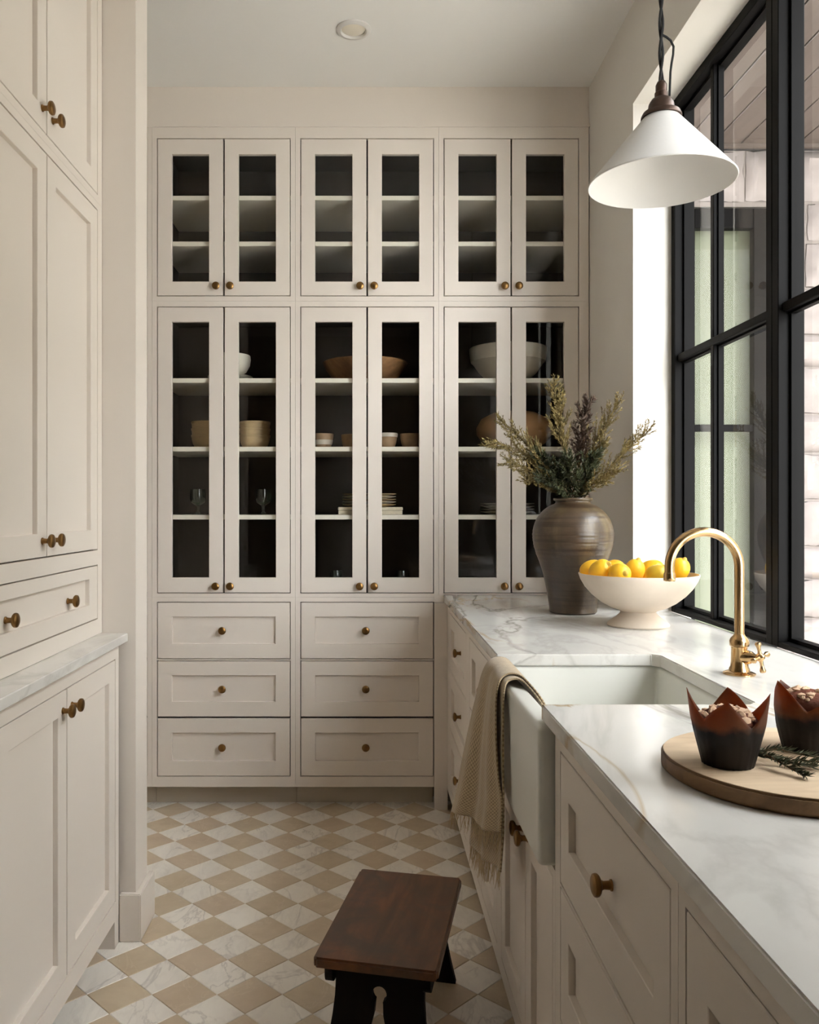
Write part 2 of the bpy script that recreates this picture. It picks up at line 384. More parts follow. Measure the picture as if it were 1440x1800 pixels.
# ------------------------------------------------------------------ cabinet kit
class Frame:
    """u along the front, n outwards from the face, z up"""
    def __init__(s, face, axis):
        s.face, s.axis = face, axis
    def p(s, u, n, z):
        if s.axis == 'back': return (u, s.face-n, z)
        if s.axis == 'right': return (s.face-n, u, z)
        return (s.face+n, u, z)
    def box(s, mb, u0, u1, n0, n1, z0, z1, c=0): return mb.box(s.p(u0, n0, z0), s.p(u1, n1, z1), c)
    def rot(s):
        return {'back': (PI/2, 0, 0), 'right': (0, -PI/2, 0), 'left': (0, PI/2, 0)}[s.axis]
FB = Frame(BY, 'back'); FR = Frame(.345, 'right'); FLB = Frame(-.735, 'left'); FLU = Frame(-.79, 'left')
knob_me = mesh('knob', MB().lathe([(.0085,0), (.0085,.002), (.0066,.0035), (.0060,.012), (.0075,.0155), (.0135,.018), (.0162,.0205), (.0168,.0235), (.0160,.0268), (.0120,.0292), (.006,.0304), (.0005,.0307)], 20), M['brass'], True)
def knob(fr, parent, u, z, n=0):
    o = bpy.data.objects.new('knob', knob_me); link(o, parent, fr.p(u, n, z)); o.rotation_euler = fr.rot(); return o
def ring(fr, mb, u0, u1, z0, z1, sw, rw_t, rw_b, n0, n1, c=.0012):
    """a flat frame with a hole, eased front edges"""
    O = [(u0, z0), (u1, z0), (u1, z1), (u0, z1)]; I = [(u0+sw, z0+rw_b), (u1-sw, z0+rw_b), (u1-sw, z1-rw_t), (u0+sw, z1-rw_t)]
    def off(P, d):
        cx = (u0+u1)/2; cz = (z0+z1)/2
        return [(u+(d if u > cx else -d), z+(d if z > cz else -d)) for u, z in P]
    L = [(O, n0), (O, n1-c), (off(O, -c), n1), (off(I, c), n1), (I, n1-c), (I, n0)]
    vs = [fr.p(u, n, z) for P, n in L for u, z in P]; fs = []
    for a in range(6):
        b = (a+1) % 6
        for i in range(4):
            j = (i+1) % 4; fs.append((a*4+i, a*4+j, b*4+j, b*4+i))
    return mb.add(vs, fs)
G = .0034
def front(fr, root, kind, u0, u1, z0, z1, knobs=(), sw=.057, rt=.057, rb=.057, glassy=False):
    mb = ring(fr, MB(), u0+G, u1-G, z0+G, z1-G, sw, rt, rb, -.02, 0)
    o = obj(kind, mb, M['paint'], root, origin=fr.p((u0+u1)/2, 0, (z0+z1)/2))
    a, b, c, d = u0+G+sw, u1-G-sw, z0+G+rb, z1-G-rt
    if glassy:
        n = -.012
        p = MB().add([fr.p(a-.002, n, c-.002), fr.p(b+.002, n, c-.002), fr.p(b+.002, n, d+.002), fr.p(a-.002, n, d+.002)], [(0,1,2,3)])
        # the pane sits in a rebate of the frame
        obj('pane', p, M['glass'], o)
    else:
        obj('panel', fr.box(MB(), a, b, -.0195, -.0125, c, d), M['paint'], o)
    for ku, kz in knobs: knob(fr, o, ku, kz, -.0125 if (a < ku < b and c < kz < d and not glassy) else 0)
    return o
def cabinet(fr, name, label, u0, u1, z0, z1, a, b, opens, depth, base_z=None, lined=False, shelves=(), bott=True, group=None, top=True):
    """carcass + face frame with openings (list of z ranges) between u = a and b"""
    base = fr.p((u0+u1)/2, 0, z0 if base_z is None else base_z)
    root = thing(name, label, 'cabinet', base, group)
    f = MB(); e = .0004
    fr.box(f, u0+e, a, -.02, 0, z0, z1); fr.box(f, b, u1-e, -.02, 0, z0, z1)
    zs = sorted(opens); lo = z0
    for p, q in zs:
        if p > lo+.003: fr.box(f, a, b, -.02, 0, lo, p)
        lo = q
    if z1 > lo+.003: fr.box(f, a, b, -.02, 0, lo, z1)
    obj('face_frame', f, M['paint'], root)
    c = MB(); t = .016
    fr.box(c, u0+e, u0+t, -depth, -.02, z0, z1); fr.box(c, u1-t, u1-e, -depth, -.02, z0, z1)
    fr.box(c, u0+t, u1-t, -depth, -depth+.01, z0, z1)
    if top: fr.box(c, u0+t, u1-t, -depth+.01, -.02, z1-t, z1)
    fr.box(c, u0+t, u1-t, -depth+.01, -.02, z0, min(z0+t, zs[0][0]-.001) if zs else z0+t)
    obj('carcass', c, M['inner_shade'], root)
    for z in shelves:
        obj('shelf', fr.box(MB(), u0+t+.001, u1-t-.001, -depth+.012, -.0225, z-.02, z, .001), M['shelf'], root)
    return root
# ------------------------------------------------------------------ back run
P = .6152
BX = [-1.5369, -.9217, -.3065, .3088, RW-.004]
DX = [(-1.516, -.942), (-.9009, -.3272), (-.2856, .2880), (.3296, .9106)]
UP = (2.196, 2.874); LO = (.921, 2.152); DR = [(.638, .885), (.389, .633), (.135, .387)]
LBL_U = ['empty glass-fronted upper cabinet mostly hidden behind the partition wall', 'empty glass-fronted upper cabinet above the one with the tan bowl stacks',
         'empty glass-fronted upper cabinet in the middle, above the carved wooden bowl', 'empty glass-fronted upper cabinet next to the window wall, above the big white bowl']
LBL_L = ['tall glass-fronted cabinet mostly hidden behind the partition wall', 'tall glass-fronted cabinet holding two stacks of tan bowls and goblets',
         'tall glass-fronted cabinet holding the carved wooden bowl and plates on a box', 'tall glass-fronted cabinet standing on the marble counter behind the vase']
LBL_D = ['cream drawer unit of which only an edge shows past the partition wall', 'cream three-drawer base unit beside the partition wall', 'cream three-drawer base unit beside the window counter run']
for i in range(4):
    a, b = DX[i]; mid = (a+b)/2
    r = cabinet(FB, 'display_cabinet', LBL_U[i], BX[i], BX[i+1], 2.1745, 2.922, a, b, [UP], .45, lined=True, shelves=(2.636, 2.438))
    front(FB, r, 'door', a, mid, *UP, knobs=[(mid-.030, 2.236)], sw=.060, rt=.065, rb=.060, glassy=True)
    front(FB, r, 'door', mid, b, *UP, knobs=[(mid+.030, 2.236)], sw=.060, rt=.065, rb=.060, glassy=True)
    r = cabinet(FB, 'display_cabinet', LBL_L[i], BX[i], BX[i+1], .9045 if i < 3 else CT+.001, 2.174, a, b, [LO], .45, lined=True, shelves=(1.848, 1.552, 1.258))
    front(FB, r, 'door', a, mid, *LO, knobs=[(mid-.032, .953)], sw=.060, rt=.062, rb=.064, glassy=True)
    front(FB, r, 'door', mid, b, *LO, knobs=[(mid+.030, .953)], sw=.060, rt=.062, rb=.064, glassy=True)
    if i < 3:
        u1 = BX[i+1] if i < 2 else .3084
        r = cabinet(FB, 'drawer_cabinet', LBL_D[i], BX[i], u1, .091, .904, a, b, DR, .45, base_z=0)
        for p, q in DR: front(FB, r, 'drawer', a, b, p, q, knobs=[(mid-.006, (p+q)/2)], sw=.062, rt=.061, rb=.064)
        obj('toe_kick', FB.box(MB(), BX[i]+.001, u1-.02 if i == 2 else u1-.001, -.09, -.075, 0, .091), M['toe'], r)

# ------------------------------------------------------------------ right run
DRR = [(.616, .852), (.372, .611), (.130, .367)]
r = cabinet(FR, 'drawer_cabinet', 'three-drawer cabinet in the far corner under the window counter', 2.90, BY-.002, .085, .883, 2.95, 3.53, DRR, .58, base_z=0)
for p, q in DRR: front(FR, r, 'drawer', 2.95, 3.53, p, q, knobs=[(3.225, (p+q)/2)])
obj('filler_post', MB().box((.2885, BY-.021, 0), (.3446, BY-.001, .883)).box((.2885, BY-.004, .883), (.3295, BY-.001, .9149)), M['paint'], r)
obj('toe_kick', FR.box(MB(), 2.902, BY-.022, -.09, -.075, 0, .085), M['toe'], r)
r = cabinet(FR, 'drawer_cabinet', 'cabinet between the corner drawers and the sink, drawer above two doors', 2.198, 2.8995, .085, .883, 2.245, 2.85, [(.616, .852), (.130, .611)], .58, base_z=0)
front(FR, r, 'drawer', 2.245, 2.85, .616, .852, knobs=[(2.53, .734)])
front(FR, r, 'door', 2.245, 2.5475, .130, .611, knobs=[(2.515, .565)]); front(FR, r, 'door', 2.5475, 2.85, .130, .611, knobs=[(2.58, .565)])
obj('toe_kick', FR.box(MB(), 2.2, 2.898, -.09, -.075, 0, .085), M['toe'], r)
r = cabinet(FR, 'sink_cabinet', 'two-door cabinet below the white apron sink', 1.552, 2.1975, .085, .620, 1.572, 2.178, [(.130, .602)], .58, base_z=0, top=False)
front(FR, r, 'door', 1.572, 1.845, .130, .602, knobs=[(1.815, .578)]); front(FR, r, 'door', 1.845, 2.178, .130, .602, knobs=[(1.872, .578)])
obj('toe_kick', FR.box(MB(), 1.553, 2.196, -.09, -.075, 0, .085), M['toe'], r)
r = cabinet(FR, 'drawer_cabinet', 'three-drawer cabinet nearer than the sink, one large brass knob in view', .9395, 1.5515, .085, .883, .961, 1.512, DRR, .58, base_z=0)
for p, q in DRR: front(FR, r, 'drawer', .961, 1.512, p, q, knobs=[(1.2365, (p+q)/2)], rt=.070, rb=.075)
obj('toe_kick', FR.box(MB(), .941, 1.551, -.09, -.075, 0, .085), M['toe'], r)
r = cabinet(FR, 'drawer_cabinet', 'cabinet closest to the viewer under the marble counter, only a corner showing', .26, .939, .085, .883, .32, .918, DRR, .58, base_z=0)
for p, q in DRR: front(FR, r, 'drawer', .32, .918, p, q, knobs=[(.62, (p+q)/2)], rt=.070, rb=.075)
obj('toe_kick', FR.box(MB(), .262, .938, -.09, -.075, 0, .085), M['toe'], r)
# worktop
poly = [(.330, .24), (RW-.002, .24), (RW-.002, WY0+.002), (WX-.001, WY0+.002), (WX-.001, WY1-.002), (RW-.002, WY1-.002), (RW-.002, BY-.001), (.330, BY-.001),
        (.330, 2.154), (.722, 2.154), (.740, 2.136), (.740, 1.620), (.722, 1.602), (.330, 1.602)]
wt = tag(obj('worktop', MB().prism(poly, .884, CT, .0025), M['counter'], origin=(.64, 1.9, .884)), 'long white marble counter with grey and gold veins under the windows', 'counter')
# sink
def sink():
    bm = bmesh.new()
    x0, x1, y0, y1, z0, z1 = .316, .770, 1.562, 2.190, .6225, .8835
    bmesh.ops.create_cube(bm, size=1)
    for p in bm.verts: p.co = Vector((x0 if p.co.x < 0 else x1, y0 if p.co.y < 0 else y1, z0 if p.co.z < 0 else z1))
    top = [f for f in bm.faces if f.normal.z > .9 or all(v.co.z > z1-.01 for v in f.verts)][0]
    r = bmesh.ops.inset_region(bm, faces=[top], thickness=.03)
    for v in top.verts:
        v.co.x = .358 if v.co.x < .5 else .742; v.co.y = 1.598 if v.co.y < 1.9 else 2.158
    e = bmesh.ops.extrude_face_region(bm, geom=[top]); bmesh.ops.delete(bm, geom=[top], context='FACES')
    for g in e['geom']:
        if isinstance(g, bmesh.types.BMVert): g.co.z = .675; g.co.x += (.5-g.co.x)*.06; g.co.y += (1.88-g.co.y)*.05
    bmesh.ops.bevel(bm, geom=bm.edges[:], offset=.011, segments=4, affect='EDGES', profile=.5)
    return MB().bm(bm)
sk = thing('apron_sink', 'white fireclay apron sink set into the marble counter', 'sink', (.54, 1.876, .6225))
obj('basin', sink(), M['enamel'], sk, True)
dr = MB().lathe([(.042,.0), (.042,.003), (.036,.004), (.030,.002), (.001,.001)], 24, (.53, 1.876, .6755)); obj('drain', dr, M['brass'], sk, True)

# ------------------------------------------------------------------ left run
DRL = (.135, .845)
r = cabinet(FLB, 'base_cabinet', 'two-door base cabinet under the left marble ledge', 1.63, 2.509, .080, .888, 1.678, 2.478, [DRL], .58, base_z=0)
front(FLB, r, 'door', 1.678, 2.078, *DRL, knobs=[(2.048, .795)]); front(FLB, r, 'door', 2.078, 2.478, *DRL, knobs=[(2.110, .795)])
obj('toe_kick', FLB.box(MB(), 1.632, 2.469, -.09, -.075, 0, .080), M['toe'], r)
obj('end_post', FLB.box(MB(), 2.470, 2.508, -.09, 0, 0, .0798), M['paint'], r)
tag(obj('worktop', MB().box((-1.335, 1.625, .889), (-.711, 2.522, CT), .002), M['counter'], origin=(-1, 2, .889)), 'narrow marble ledge on the left base cabinet', 'counter')
r = cabinet(FLU, 'hutch', 'tall cream hutch with two doors and a wide drawer on the left marble ledge', 1.66, 2.527, CT+.001, 2.182, 1.700, 2.488, [(.960, 1.120), (1.1625, 2.161)], .50)
d = front(FLU, r, 'drawer', 1.700, 2.488, .960, 1.120, knobs=[(1.880, 1.036), (2.272, 1.036)], sw=.070, rt=.034, rb=.046)
front(FLU, r, 'door', 1.700, 2.094, 1.1625, 2.161, knobs=[(2.062, 1.205)]); front(FLU, r, 'door', 2.094, 2.488, 1.1625, 2.161, knobs=[(2.130, 1.205)])
r = cabinet(FLU, 'wall_cabinet', 'two-door cream cabinet at ceiling height above the left hutch', 1.66, 2.527, 2.1825, CEIL-.002, 1.700, 2.488, [(2.204, 2.92)], .50)
front(FLU, r, 'door', 1.700, 2.094, 2.204, 2.92, knobs=[(2.062, 2.258)]); front(FLU, r, 'door', 2.094, 2.488, 2.204, 2.92, knobs=[(2.130, 2.258)])

# ------------------------------------------------------------------ outside
SY = 4.50
struct('wall_sky_blocker', MB().box((5.6, -1.8, -.06), (5.9, 9, 5.0)).box((1.3, -9.3, -.06), (4.8, -9.0, 7.0)), M['sky_blocker'], 'added unseen walls blocking sky light around the patio')  # out of view, added to cut sky light on cabinets and reveal
struct('ground', MB().box((1.2, -7, -.25), (9, 9, -.05)), M['patio'], 'pale stone patio outside the windows')
pc = struct('porch_ceiling', MB().box((XO+.002, 2.75, 3.232), (3.6, SY+.3, 3.28)), M['plank'], 'planked porch ceiling seen through the windows'); pc['kind'] = 'structure'
struct('added_eave', MB().box((XO+.002, -2.6, 3.232), (XO+.60, 2.748, 3.30)), M['plank'], 'added unseen eave shading the window reveal')  # out of view, added to shade the window reveal
k = 0; x = 1.225
while x < 3.4:
    o = obj('plank', MB().box((x+.003, 2.75, 3.213), (x+.147, SY, 3.231), .003), M['plank'], pc); x += .1505
obj('edge_beam', MB().box((XO+.01, SY-.03, 3.195), (3.5, SY-.001, 3.2125)), M['plank'], pc)
sw = struct('wall_stone', MB().box((1.22, SY+.036, -.2), (1.60, SY+.35, 3.20)).box((2.185, SY+.036, -.2), (4.2, SY+.35, 3.20)).box((1.60, SY+.036, 2.90), (2.185, SY+.35, 3.20)), M['mortar'], 'pale rough limestone wall across the porch')
sw['kind'] = 'structure'
def stone(x0, x1, z0, z1):
    nx, nz = 6, 5; vs, fs = [], []
    g = .008
    for j in range(nz+1):
        for i in range(nx+1):
            u = i/nx; v = j/nz; edge = i in (0, nx) or j in (0, nz)
            xx = x0+g+(x1-x0-2*g)*u; zz = z0+g+(z1-z0-2*g)*v
            if edge: xx += R.uniform(-.006, .006); zz += R.uniform(-.006, .006)
            dep = .0 if edge else R.uniform(.014, .05)
            vs.append((xx, SY+.03-dep, zz))
    for j in range(nz):
        for i in range(nx):
            a = j*(nx+1)+i; fs.append((a, a+1, a+nx+2, a+nx+1))
    n = len(vs); b = [(x0+g, SY+.035, z0+g), (x1-g, SY+.035, z0+g), (x1-g, SY+.035, z1-g), (x0+g, SY+.035, z1-g)]
    vs += b; bot = list(range(nx+1)); topr = [nz*(nx+1)+i for i in range(nx+1)]; lf = [j*(nx+1) for j in range(nz+1)]; rt = [j*(nx+1)+nx for j in range(nz+1)]
    fs += [tuple(bot+[n+1, n]), tuple(rt+[n+2, n+1]), tuple(topr[::-1]+[n+3, n+2]), tuple(lf[::-1]+[n, n+3])]
    return MB().add(vs, fs)
z = -.1
while z < 3.15:
    h = R.choice((.17, .21, .25)); h = min(h, 3.20-z)
    if 3.20-z-h < .1: h = 3.20-z
    x = 1.23+R.uniform(-.1, .0)
    while x < 3.6:
        wd = R.uniform(.22, .42); a, b = max(x, 1.23), x+wd
        if z+h <= 2.92+.05 and b > 1.60 and a < 2.185:
            if a < 1.55: b = 1.60
            elif a < 2.185 and b > 2.25: a = 2.185
            else: x += wd; continue
        if b-a > .05: obj('stone', stone(a, b, z, z+h if not (z < 2.9 < z+h and False) else z+h), M['stone'], sw, smooth=True)
        x += wd
    z += h
dm = MB(); a, b = 1.605, 2.18
dm.box((a, SY+.0, -.04), (1.743, SY+.05, 2.88), .003).box((2.055, SY+.0, -.04), (b, SY+.05, 2.88), .003).box((1.743, SY, 2.775), (2.055, SY+.05, 2.88), .003).box((1.743, SY, -.04), (2.055, SY+.05, .30), .003)
dm.box((1.743, SY+.01, 1.697), (2.055, SY+.045, 1.733))
dr_ = struct('door_1', dm, M['black'], 'black glazed door in the stone wall outside')
for z0, z1 in ((.30, 1.697), (1.733, 2.775)):
    obj('pane', MB().add([(1.743, SY+.03, z0), (2.055, SY+.03, z0), (2.055, SY+.03, z1), (1.743, SY+.03, z1)], [(0,1,2,3)]), M['door_glass'], dr_)
hd = MB().lathe([(.0,-.0), (.012,.0), (.012,.02), (.02,.03), (.02,.045), (.0,.05)], 12)
obj('reflection_sheet', MB().box((1.62, SY+.12, -.04), (2.17, SY+.14, 2.89)), M['sage'], dr_)  # added sheet giving the panes their reflected green-grey tone


# ------------------------------------------------------------------ ceiling light, pendant
t = thing('recessed_light', 'small round recessed ceiling light, switched off', 'ceiling light', (-.05, 3.21, CEIL))
def at(c, prof): return [(r, z) for r, z in prof]
obj('trim_ring', MB().lathe([(.066,.0), (.066,-.004), (.060,-.009), (.050,-.010), (.046,-.004), (.046,-.0002)], 40, (-.05, 3.21, CEIL), closed=True), M['shade'], t, True)
obj('lens', MB().lathe([(.0455,-.0012), (.040,-.0035), (.022,-.0045), (.0005,-.005)], 40, (-.05, 3.21, CEIL), closed=True), M['white_ceramic'], t, True)

PX, PY, PZ = .667, 1.92, 2.020
t = thing('pendant_lamp', 'white cone pendant lamp hanging on a black twisted cord by the window', 'pendant lamp', (PX, PY, CEIL))
prof = [(.161, 0), (.1615, .002), (.038, .150), (.033, .158), (.030, .158), (.036, .148), (.1585, .002), (.1595, -.0005), (.161, 0)]
def dense(p, n):
    out = []
    for a, b in zip(p, p[1:]):
        k = n if math.hypot(b[0]-a[0], b[1]-a[1]) > .05 else 1
        out += [(a[0]+(b[0]-a[0])*i/k, a[1]+(b[1]-a[1])*i/k) for i in range(k)]
    return out+[p[-1]]
obj('shade', MB().lathe(dense(prof, 8), 72, (PX, PY, PZ), closed=True), M['shade'], t, True)
cp = MB().lathe([(.0445,.148), (.0445,.152), (.0405,.160), (.030,.164), (.0275,.180), (.0215,.190), (.0145,.194), (.0145,.205), (.0125,.207), (.0125,.222), (.009,.230), (.006,.232), (.0005,.233)], 32, (PX, PY, PZ))
obj('lamp_cap', cp, M['bronze'], t, True)
cd = MB()
z0, z1 = PZ+.232, CEIL-.03; n = 110
for ph in (0, PI):
    cd.tube([(PX+.0034*math.cos(ph+i*.34), PY+.0034*math.sin(ph+i*.34), z0+(z1-z0)*i/n) for i in range(n+1)], .0031, 6)
loop = [(0,.335), (.010,.330), (.020,.322), (.0265,.308), (.0255,.290), (.022,.270), (.0195,.250), (.0185,.225), (.0175,.197)]
cd.tube([(PX+a, PY-.004, PZ+b) for a, b in loop], .0026, 6)
obj('cord', cd, M['cord'], t, True)
obj('canopy', MB().lathe([(.001,-.034), (.010,-.033), (.014,-.022), (.045,-.016), (.060,-.006), (.062,-.0005)], 32, (PX, PY, CEIL)), M['bronze'], t, True)

# ------------------------------------------------------------------ tap
FX, FY = .832, 1.893
t = thing('tap', 'polished brass gooseneck tap with a cross handle behind the sink', 'tap', (FX, FY, CT))
obj('base', MB().lathe([(.0345,.0005), (.0345,.003), (.031,.005), (.0225,.008), (.0215,.013), (.0190,.018), (.0178,.030), (.0170,.056), (.0180,.062), (.0205,.064), (.0208,.074), (.0185,.080), (.0130,.086), (.0108,.090)], 32, (FX, FY, CT)), M['brass_bright'], t, True)
pts = [(FX, FY, CT+.088+i*.036) for i in range(5)]
ra = .078; ac = 1.154
for i in range(0, 25):
    a = PI*i/24; pts.append((FX-ra+ra*math.cos(a), FY, ac+ra*math.sin(a)))
pts.append((FX-2*ra, FY, 1.140))
obj('spout', MB().tube(pts, .0106, 20), M['brass_bright'], t, True)
obj('nozzle', MB().lathe([(.0118,0), (.0128,.002), (.0128,.016), (.0112,.019)], 24, (FX-2*ra, FY, 1.122)), M['brass_bright'], t, True)
hx = Vector((.62, -.76, .12)).normalized()
hb = Vector((FX, FY, CT+.038))
v = MB(); v.tube([hb+hx*.006, hb+hx*.020, hb+hx*.030, hb+hx*.036, hb+hx*.044], [.0150, .0155, .0125, .0075, .0065], 20)
obj('valve_body', v, M['brass_bright'], t, True)
hc = hb+hx*.048; ux = Vector((.79, .61, 0)).normalized(); uz = hx.cross(ux).normalized()
hm = MB(); hm.tube([hc-hx*.007, hc-hx*.002, hc+hx*.004, hc+hx*.009], [.0078, .0095, .0085, .003], 16)
for k in range(4):
    a = PI/2*k+.12; d = ux*math.cos(a)+uz*math.sin(a)
    hm.tube([hc+d*.005, hc+d*.014, hc+d*.022, hc+d*.029, hc+d*.033, hc+d*.0345], [.0048, .0036, .0042, .0068, .0058, .002], 14)
obj('cross_handle', hm, M['brass_bright'], t, True)

# ------------------------------------------------------------------ vase and branches
VX, VY = .734, 3.02
t = thing('vase', 'large brown stoneware vase with ringed shoulders on the counter corner', 'vase', (VX, VY, CT))
vp = [(.001,.0008), (.078,.0008), (.0835,.006), (.0825,.016), (.086,.045), (.093,.085), (.104,.135), (.117,.178), (.128,.208), (.1365,.238), (.1405,.266), (.1405,.288), (.136,.312), (.125,.338), (.106,.362), (.082,.380), (.064,.388), (.060,.393), (.0605,.3965), (.067,.400), (.0685,.404), (.067,.408), (.060,.408), (.055,.400), (.055,.385), (.09,.36), (.12,.30), (.12,.24), (.08,.06), (.001,.05)]
def smooth_prof(p, a, b, n=6):
    out = p[:a]
    for i in range(a, b):
        P0, P1, P2, P3 = p[max(i-1, 0)], p[i], p[i+1], p[min(i+2, len(p)-1)]
        for k in range(n):
            u = k/n
            out.append(tuple(.5*((2*P1[q])+(-P0[q]+P2[q])*u+(2*P0[q]-5*P1[q]+4*P2[q]-P3[q])*u*u+(-P0[q]+3*P1[q]-3*P2[q]+P3[q])*u**3) for q in (0, 1)))
    return out+p[b:]
vs = smooth_prof(vp, 3, 15)
vs = [(r+(.0011 if .205 < z < .30 and int(z*260) % 3 == 0 and r > .1 and i < 80 else 0), z) for i, (r, z) in enumerate(vs)]
obj('body', MB().lathe(vs, 64, (VX, VY, CT), closed=True), M['vase'], t, True)

def leaf(mb, p, d, ln, wd):
    d = d.normalized(); s = d.cross(Vector((R.uniform(-1,1), R.uniform(-1,1), R.uniform(-1,1))))
    if s.length < 1e-4: return
    s = s.normalized()*wd; m = p+d*ln*.45
    mb.add([p, m+s, p+d*ln, m-s], [(0,1,2,3)])
def branch(label, root, tip, bend, mat, ntw, tl, ln, wd, start=.25, name='foliage_branch', dens=1.0, rad=.0019):
    """a woody stem from root to tip with side twigs carrying small needles"""
    root, tip, bend = Vector(root), Vector(tip), Vector(bend)
    C1 = (root+tip)/2+bend
    def bz(u): return root*(1-u)**2+C1*2*u*(1-u)+tip*u*u
    t = thing(name, label, 'branch', root, 'evergreen branches in the brown vase')
    st = MB().tube([bz(i/14) for i in range(15)], [rad*(1-.75*i/14) for i in range(15)], 6)
    nd = MB(); L = (tip-root).length
    for k in range(ntw):
        u = start+(1-start)*(k+R.random())/ntw; p = bz(u); d0 = (bz(min(u+.02, 1))-bz(u-.02)).normalized()
        a = R.uniform(0, 2*PI); o1 = d0.orthogonal().normalized(); o2 = d0.cross(o1)
        d = (d0*R.uniform(.75, 1.15)+(o1*math.cos(a)+o2*math.sin(a))*R.uniform(.45, .8)).normalized()
        l = tl*(1.15-.75*u)*R.uniform(.65, 1.15); e = p+d*l; sag = Vector((0, 0, .12*l))
        tp = [p, p+d*l*.5-sag*.3, e+sag]; st.tube(tp, [rad*.45, rad*.35, rad*.2], 4, cap=False)
        m = int(max(8, l/.0019*dens))
        for q in range(m):
            v = q/m; c = tp[0].lerp(tp[1], v*2) if v < .5 else tp[1].lerp(tp[2], v*2-1)
            dd = (d+Vector((R.uniform(-1,1), R.uniform(-1,1), R.uniform(-.8,1)))*.75)
            leaf(nd, c, dd, ln*R.uniform(.6, 1.2), wd*R.uniform(.7, 1.2))
    for q in range(int(L*(1-start)/.0025*dens)):
        u = start+(1-start)*R.random(); d0 = (bz(min(u+.02, 1))-bz(u-.02)).normalized()
        leaf(nd, bz(u), d0+Vector((R.uniform(-1,1), R.uniform(-1,1), R.uniform(-1,1)))*.8, ln*R.uniform(.6, 1.1), wd)
    obj('stem', st, M['twig'], t); obj('needles', nd, mat, t, kind='stuff')
    return t
def vpt(px, py, y): return ((px-645)*y/F, y, CAMZ-(py-895)*y/F)
def vroot(a): return (VX+.03*math.cos(a), VY+.03*math.sin(a), CT+.395)
OL, GR, BR = M['foliage_olive'], M['foliage_green'], M['foliage_brown']
br = [('longest olive branch reaching left from the vase across the cabinet door', (859, 775), 2.97, (.03, 0, .07), OL, 22, .115, .011, .0014, .25),
      ('upper left olive branch arching out of the vase', (877, 738), 3.05, (.02, 0, .05), OL, 18, .09, .010, .0014, .3),
      ('tallest olive branch standing upright left of the vase middle', (973, 676), 3.03, (-.005, 0, .0), OL, 24, .10, .012, .0016, .38),
      ('dark brown branch standing upright in the middle of the vase', (1034, 706), 3.00, (-.02, 0, .0), BR, 20, .085, .015, .0022, .35),
      ('airy tan-green branch rising to the right of the dark brown one', (1086, 712), 3.04, (.0, 0, .03), OL, 26, .11, .009, .0012, .3),
      ('branch stretching farthest right from the vase, past the window jamb', (1141, 757), 2.98, (.0, 0, .02), OL, 22, .10, .010, .0013, .25),
      ('low drooping olive branch at the right rim of the vase', (1085, 828), 2.93, (.02, 0, .03), OL, 18, .07, .009, .0013, .2),
      ('low olive-green branch leaning left under the longest one', (892, 812), 2.95, (.0, 0, .04), OL, 20, .085, .010, .0014, .2),
      ('short dark green sprig at the left of the vase mouth', (942, 800), 2.97, (-.01, 0, .02), GR, 22, .075, .013, .0019, .1),
      ('short dark green sprig leaning towards the viewer from the vase mouth', (1000, 806), 2.90, (0, -.01, .02), GR, 24, .075, .013, .0020, .1),
      ('short dark green sprig at the right of the vase mouth', (1046, 800), 2.96, (.0, 0, .02), GR, 22, .075, .013, .0019, .1),
      ('drooping olive sprig hanging over the left rim of the vase', (921, 846), 2.93, (.0, 0, .05), OL, 16, .07, .010, .0014, .2),
      ('short yellow-green sprig close to the left shoulder of the vase', (948, 838), 2.90, (.0, 0, .05), GR, 16, .07, .011, .0016, .15),
      ('tiny green sprig in the very middle of the vase mouth', (1012, 838), 2.92, (.0, 0, .0), GR, 18, .06, .012, .0018, .05),
      ('low olive tuft at the right of the vase mouth, under the rightmost branch', (1066, 846), 2.90, (.0, 0, .03), OL, 16, .06, .010, .0015, .1),
      ('low green tuft at the left of the vase mouth', (972, 842), 2.92, (.0, 0, .02), GR, 18, .06, .012, .0018, .05),
      ('bushy olive sprig filling the gap between the brown and the airy branch', (1062, 776), 2.98, (.0, 0, .02), OL, 24, .085, .010, .0014, .15)]
for i, (lb, (px, py), y, bd, m, nt_, tl, ln, wd, st) in enumerate(br):
    branch(lb, vroot(i*2.399), vpt(px, py, y), bd, m, int(nt_*1.8), tl*1.05, ln*1.25, wd*1.3, st, dens=1.3)

# ------------------------------------------------------------------ bowl of lemons
OX, OY = .858, 2.68
t = thing('footed_bowl', 'pale plaster footed bowl full of lemons on the marble counter', 'bowl', (OX, OY, CT))
bp = [(.001,.0006), (.094,.0006), (.0955,.004), (.094,.008), (.085,.016), (.068,.028), (.056,.040), (.054,.046), (.060,.050), (.085,.058), (.115,.075), (.142,.097), (.164,.122), (.178,.146), (.184,.163), (.1835,.1655), (.1805,.1655), (.174,.148), (.158,.122), (.134,.097), (.105,.077), (.075,.064), (.001,.060)]
obj('body', MB().lathe(bp, 72, (OX, OY, CT), closed=True), M['bowl'], t, True)
def lemon_parts():
    pr = []; n = 14
    for i in range(n+1):
        a = PI*i/n; z = -math.cos(a)*.040; r = .0325*math.sin(a)**.85
        pr.append((max(r, .0004), z))
    return MB().lathe(pr, 28)
def nub_mb(): return MB().lathe([(.012,.0365), (.008,.0405), (.0055,.0445), (.0035,.0465), (.0004,.047)], 16)
lem_me = mesh('body', lemon_parts(), M['lemon'], True); lem_gr = mesh('body', lemon_parts(), M['lemon_green'], True); nub_me = mesh('tip', nub_mb(), M['nub'], True)
